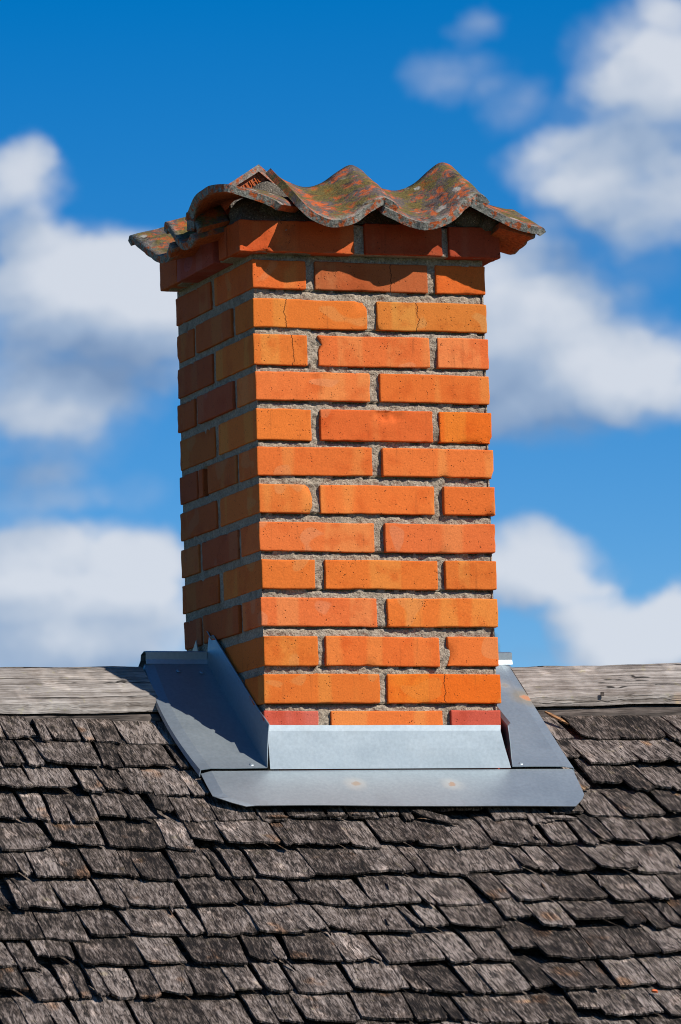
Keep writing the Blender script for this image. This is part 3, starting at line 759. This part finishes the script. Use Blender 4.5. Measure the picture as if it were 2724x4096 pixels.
sweep([(0.262,-0.098,1.093),(0.290,-0.099,1.080),(0.325,-0.100,1.064),(0.360,-0.102,1.060),(0.400,-0.101,1.076),(0.435,-0.100,1.107),(0.462,-0.098,1.125),(0.484,-0.098,1.121),(0.497,-0.099,1.108)], SL, front=True, seed=9, label='front pantile with a mossy dark-patched crest')
# corner tile on the right, its long axis running out to the right
sweep([(0.452,-0.100,1.116),(0.490,-0.101,1.098),(0.5226,-0.102,1.083),(0.552,-0.103,1.070),(0.590,-0.103,1.061),(0.612,-0.102,1.059),(0.621,-0.100,1.050)], (-0.004,0.150,0.064), seed=14, label='grey lichened corner pantile jutting out to the right', rimw=1.2)
sweep([(0.604,-0.085,1.053),(0.602,-0.04,1.046),(0.600,0.02,1.038),(0.600,0.085,1.052),(0.602,0.14,1.078),(0.602,0.18,1.072)], (-0.075,0.010,0.022), seed=15)
sweep([(0.600,0.17,1.070),(0.600,0.22,1.050),(0.600,0.28,1.042),(0.600,0.34,1.062),(0.600,0.40,1.090),(0.600,0.44,1.082)], (-0.20,0.0,0.075), seed=17)
# front-left corner tile, a wide arch
sweep([(-0.112,0.085,1.062),(-0.112,0.082,1.102),(-0.110,0.030,1.128),(-0.106,-0.040,1.134),(-0.088,-0.098,1.128),(-0.038,-0.108,1.115),(0.010,-0.104,1.100),(0.032,-0.098,1.090)], (0.105,0.115,0.014), seed=22, label='wide arched corner pantile with a pale lichen rim')
# tiles along the left side, axes running out to the left
sweep([(-0.096,0.060,1.062),(-0.098,0.085,1.088),(-0.100,0.112,1.106),(-0.100,0.128,1.106),(-0.100,0.136,1.094)], (0.07,0,0.02), seed=26)
sweep([(-0.112,0.070,1.052),(-0.112,0.100,1.041),(-0.112,0.140,1.048),(-0.112,0.185,1.078),(-0.112,0.222,1.104),(-0.112,0.240,1.102),(-0.112,0.250,1.090)], (0.10,0,0.03), seed=31)
sweep([(-0.112,0.205,1.058),(-0.112,0.233,1.040),(-0.112,0.285,1.042),(-0.112,0.350,1.064),(-0.112,0.420,1.096),(-0.112,0.478,1.120),(-0.112,0.497,1.112)], (0.22,0,0.06), seed=36, label='rusty orange pantile with a round grey lichen spot at the back left')
# rear slope
for i, bx0 in enumerate((0.0, 0.19, 0.37)):
    sweep([(bx0+dx, 0.56, 0.990+z) for dx, z in ((0,0.07),(0.03,0.055),(0.07,0.045),(0.11,0.06),(0.15,0.09),(0.18,0.105),(0.205,0.09))], (0,-0.36,0.085), seed=41+i)
# broken stamped tile standing on the ridge
def stamped():
    a, b2, c = np.array((-0.012,0.150,1.1665)), np.array((0.072,0.150,1.2215)), np.array((0.108,0.152,1.192))
    back = np.array((0.035,0.09,0.004)); dn = np.array((0,0,-0.0125))
    ins = np.array((0.004,0.012,0.0)); low = np.array((0,0,-0.055))
    V = [a, b2, c, a+back, b2+back, c+back, a+dn*1.1, b2+dn*1.25, c+dn, a+dn+ins, b2+dn*1.25+ins, c+dn+ins, a+low*.6+ins, b2+low*1.2+ins, c+low*.6+ins, a+low+back, b2+low+back, c+low+back]
    F = [(0,3,4,1),(1,4,5,2),(0,1,7,6),(1,2,8,7),(6,7,10,9),(7,8,11,10),(9,10,13,12),(10,11,14,13),(0,6,9,12,15,3),(2,5,17,14,11,8),(3,15,16,4),(4,16,17,5),(12,13,16,15),(13,14,17,16)]
    o = mesh_obj('stamped_pantile', V, F, M_TILE, chimney); o['label'] = 'broken pantile with stamped letters at the top'
    at = o.data.attributes.new('rim', 'FLOAT', 'POINT'); at.data.foreach_set('value', [0.9]*8+[0.25]*10)
    cu = bpy.data.curves.new('lettering', 'FONT'); cu.body = 'L  SKUHB'; cu.size = 0.020; cu.extrude = 0.0022; cu.resolution_u = 2
    to = bpy.data.objects.new('lettering', cu); COL.objects.link(to)
    bpy.context.view_layer.update()
    me = bpy.data.meshes.new_from_object(to.evaluated_get(bpy.context.evaluated_depsgraph_get())); bpy.data.objects.remove(to)
    me.name = 'lettering'; me.materials.clear(); me.materials.append(M_TILE)
    t = bpy.data.objects.new('lettering', me); COL.objects.link(t); t.parent = o
    ex = Vector(b2-a).normalized(); ez = Vector((0,-1,0)); ey = ez.cross(ex)
    M = Matrix((ex, ey, ez)).transposed().to_4x4(); M.translation = Vector(a+ins)+ex*0.006+ey*-0.031+Vector((0,-0.0005,0))
    t.matrix_local = Matrix.Translation(-WO[o]) @ M
    V, F = [], []
    n = 14
    for i in range(n+1):
        for j in range(9):
            u, q = i/n, j/8*math.pi
            x = 0.005+0.115*u; r = 0.014*math.sin(math.pi*min(1, max(0, u*0.94+0.03)))**0.5+0.003
            y = 0.150-r*0.8*math.cos(q); z = 1.126+0.040*u+r*math.sin(q)*1.0+0.004*fbm(x, y, q, 60)
            V.append((x, y+0.003*nz(x, y, z, 80), z))
    for i in range(n):
        for j in range(8): a0 = i*9+j; F.append((a0, a0+9, a0+10, a0+1))
    mesh_obj('mortar_lump', V, F, M_BED, chimney, True)
stamped()

# ------------------------------------------------------------------ flashing
flash = empty('metal_flashing', (0.26, 0.1, -0.06))
tag(flash, 'grey galvanised sheet metal flashing around the foot of the chimney', 'flashing')
CF = -0.0596
fz = lambda y, d=0.0: T*y+CF+d
def sheet(name, loops, th=0.0016, label=None, smooth=False):
    """strips of quads given as rows of 3-D points, made solid downwards"""
    V, F = [], []
    for rows in loops:
        b0 = len(V); nc = len(rows[0])
        for rw in rows: V += [tuple(p) for p in rw]
        for i in range(len(rows)-1):
            for j in range(nc-1):
                a = b0+i*nc+j; F.append((a, a+1, a+nc+1, a+nc))
    o = mesh_obj(name, V, F, M_METAL, flash, smooth)
    md = o.modifiers.new('thickness', 'SOLIDIFY'); md.thickness = th; md.offset = 0
    if label: o['label'] = label
    return o
def lerp(a, b2, n): 
    a, b2 = np.array(a, float), np.array(b2, float); return [a+(b2-a)*i/n for i in range(n+1)]
def wav(p, amp, seed): 
    p = np.array(p, float); p[2] += amp*nz(p[0], p[1], 0, 6, seed)+0.4*amp*nz(p[0], p[1], 0, 16, seed); return p
N = 36
rows = []
rows.append([wav(p, 0.0006, 1) for p in lerp((-0.002,-0.0165,0.0190), (0.513,-0.0165,0.0178), N)])
rows.append([wav(p, 0.0004, 1) for p in lerp((-0.002,-0.0060,0.0185), (0.513,-0.0060,0.0173), N)][::1])
rows = rows[::-1]
rows.append([wav(p, 0.0004, 1) for p in lerp((-0.002,-0.0175,0.0075), (0.512,-0.0175,0.0065), N)])
rows.append(lerp((0.000,-0.0195,-0.03), (0.520,-0.0195,-0.03), N))
rows.append(lerp((0.001,-0.0215,-0.0715), (0.531,-0.0215,-0.0715), N))
sheet('upstand', [rows], label='front upstand of the flashing against the bricks')
# the apron lying on the slope
def apron():
    x0 = [-0.1485, -0.149, -0.1485, -0.1395, -0.118, -0.0906]; ys = [-0.0215, -0.055, -0.0935, -0.107, -0.120, -0.1330]
    x1 = [0.6688, 0.664, 0.659, 0.650, 0.637, 0.623]
    rows = []
    for a, b2, y in zip(x0, x1, ys): 
        y2 = y-0.012 if y < -0.05 else y
        rw = [np.array((x, y+(y2-y)*max(0, (x-a)/(b2-a)), 0)) for x in np.linspace(a, b2, N+1)]
        for p in rw: p[2] = fz(p[1])+0.0012*nz(p[0], p[1], 0, 7, 5)
        rw[0][2] -= 0.006 if y > -0.1 else 0.002
        rows.append(rw)
    sheet('apron', [rows], label='front apron of the flashing with two rusty nail spots')
apron()
# side panels
def panel(outer, inner, yr, up, sgn, name, label):
    rows = []; n = 18
    for i in range(n+1):
        q = i/n; y = -0.0235+(yr+0.0235)*q
        xo = outer(q); xi = inner(q); rw = []
        d = 0.0042*(1-q)**8
        rw.append((xo+sgn*0.004, y, fz(y)-0.010)); rw.append((xo+sgn*0.002, y, fz(y)-0.001+d))
        for k in range(1, 8):
            x = xo+(xi-xo)*k/7; rw.append((x, y, fz(y)+0.0025+d+0.0012*nz(x, y, 0, 9, 3)))
        h = up(q)
        for k in range(1, 5):
            rw.append((xi-sgn*(0.001+0.006*(k/4)**2), y, fz(y)+0.003+d+h*k/4))
        rw.append((xi-sgn*0.001, y, fz(y)+0.003+d+h+0.006))
        rows.append(rw)
    return sheet(name, [rows], label=label)
panel(lambda q: -0.148-0.016*math.sin(math.pi*min(1, q*1.0))*(1 if q < .95 else .7), lambda q: -0.006-0.004*q, 0.338, lambda q: (0.090-0.014*q)*(1 if q < .93 else .82), -1, 'side_panel', 'left side panel of the flashing, mostly in shadow')
panel(lambda q: 0.6688+0.006*q+0.008*max(0, q-.7), lambda q: 0.534+0.0*q, 0.338, lambda q: 0.085-0.03*q, 1, 'side_panel', 'right side panel of the flashing with a rusty edge')
# ridge saddles
def saddle(x0, x1, label):
    rows = []
    prof = [(0.335, 0.178), (0.338, 0.188), (0.3365, 0.203), (0.350, 0.206), (0.372, 0.200), (0.376, 0.188), (0.42, 0.158)]
    for (y, z) in prof: rows.append([wav(p, 0.0008, 4) for p in lerp((x0, y, z), (x1, y, z), 10)])
    sheet('saddle', [rows], label=label)
saddle(-0.146, -0.010, 'folded ridge saddle left of the chimney'); saddle(0.534, 0.684, 'folded ridge saddle right of the chimney')
# rear panels
for x0, x1 in ((-0.146, -0.006), (0.534, 0.684)):
    ys = [0.40+0.04*i for i in range(9)]
    sheet('rear_panel', [[[(x, y, roof_z(y, CF)+0.004) for x in (x0, (x0+x1)/2, x1)] for y in ys]])
rows = [[(-0.006, y, z), (-0.005, y+0.004, z+0.03), (-0.009, y+0.006, z+0.064)] for y, z in ((0.405, 0.172), (0.46, 0.13), (0.52, 0.085))]
sheet('rear_upstand', [rows])
def rivet(x, y):
    V, F = [], []; n = 12
    for (r, h) in ((0.0052, 0.0), (0.0046, 0.0018), (0.0024, 0.0028), (0.0008, 0.0020)):
        for k in range(n):
            a = 2*math.pi*k/n; V.append((x+r*math.cos(a), y+r*math.sin(a)*0.82, fz(y)+0.0065+h+T*r*math.sin(a)*0.82))
    for i in range(3):
        for k in range(n): F.append((i*n+k, i*n+(k+1) % n, (i+1)*n+(k+1) % n, (i+1)*n+k))
    F.append(tuple(range(3*n, 4*n)))
    mesh_obj('rivet', V, F, M_METAL, flash, True)
rivet(-0.036, -0.013); rivet(0.557, -0.014); rivet(-0.085, 0.305); rivet(-0.035, 0.300)

# ------------------------------------------------------------------ far spruce behind the ridge
def spruce():
    d = pix_dir(1962, 2530); tip = CAM_POS + d*(52/d.dot(FW))
    base = Vector((tip.x, tip.y, -2.5)); H = tip.z-base.z
    t = empty('spruce_tree', base); tag(t, 'dark green spruce far behind, its tip just showing right of the chimney foot', 'tree')
    mt, nt, b = mat_new('spruce_needles')
    co = nt.add('ShaderNodeTexCoord').outputs['Object']
    nt.link(nt.ramp(nt.noise(co, 3, 4), [(0.3, (0.012, 0.030, 0.010)), (0.7, (0.045, 0.085, 0.028))]), b.inputs['Base Color']); b.inputs['Roughness'].default_value = 0.8
    r = random.Random(4); V, F = [], []
    for i in range(1500):
        q = r.random()**0.7; z = H*(0.12+0.88*(1-q)); rad = 1.35*q+0.02; a = r.uniform(0, 6.283); rr = rad*math.sqrt(r.uniform(0.15, 1))*(0.75+0.25*math.sin(z*9+a))
        p = base+Vector((rr*math.cos(a), rr*math.sin(a), z-0.25*rr)); out = Vector((math.cos(a), math.sin(a), -0.35)).normalized(); side = out.cross(Vector((0, 0, 1))).normalized()
        s = r.uniform(0.10, 0.22); b0 = len(V)
        V += [p-side*s*0.45, p+out*s*1.3+Vector((0,0,-0.04)), p+side*s*0.45, p+Vector((0, 0, s*0.4))]
        F += [(b0, b0+1, b0+3), (b0+1, b0+2, b0+3), (b0, b0+2, b0+1)]
    mesh_obj('crown', V, F, mt, t)
    V, F = [], []
    for j, (z, rr) in enumerate(((0, .16), (H*.4, .11), (H*.8, .05), (H, .012))):
        for k in range(8): V.append(base+Vector((rr*math.cos(k*.7854), rr*math.sin(k*.7854), z)))
    for j in range(3):
        for k in range(8): F.append((j*8+k, j*8+(k+1) % 8, (j+1)*8+(k+1) % 8, (j+1)*8+k))
    mesh_obj('trunk', V, F, M_DARKWOOD, t, True)
spruce()
print('single shingles', n_single)
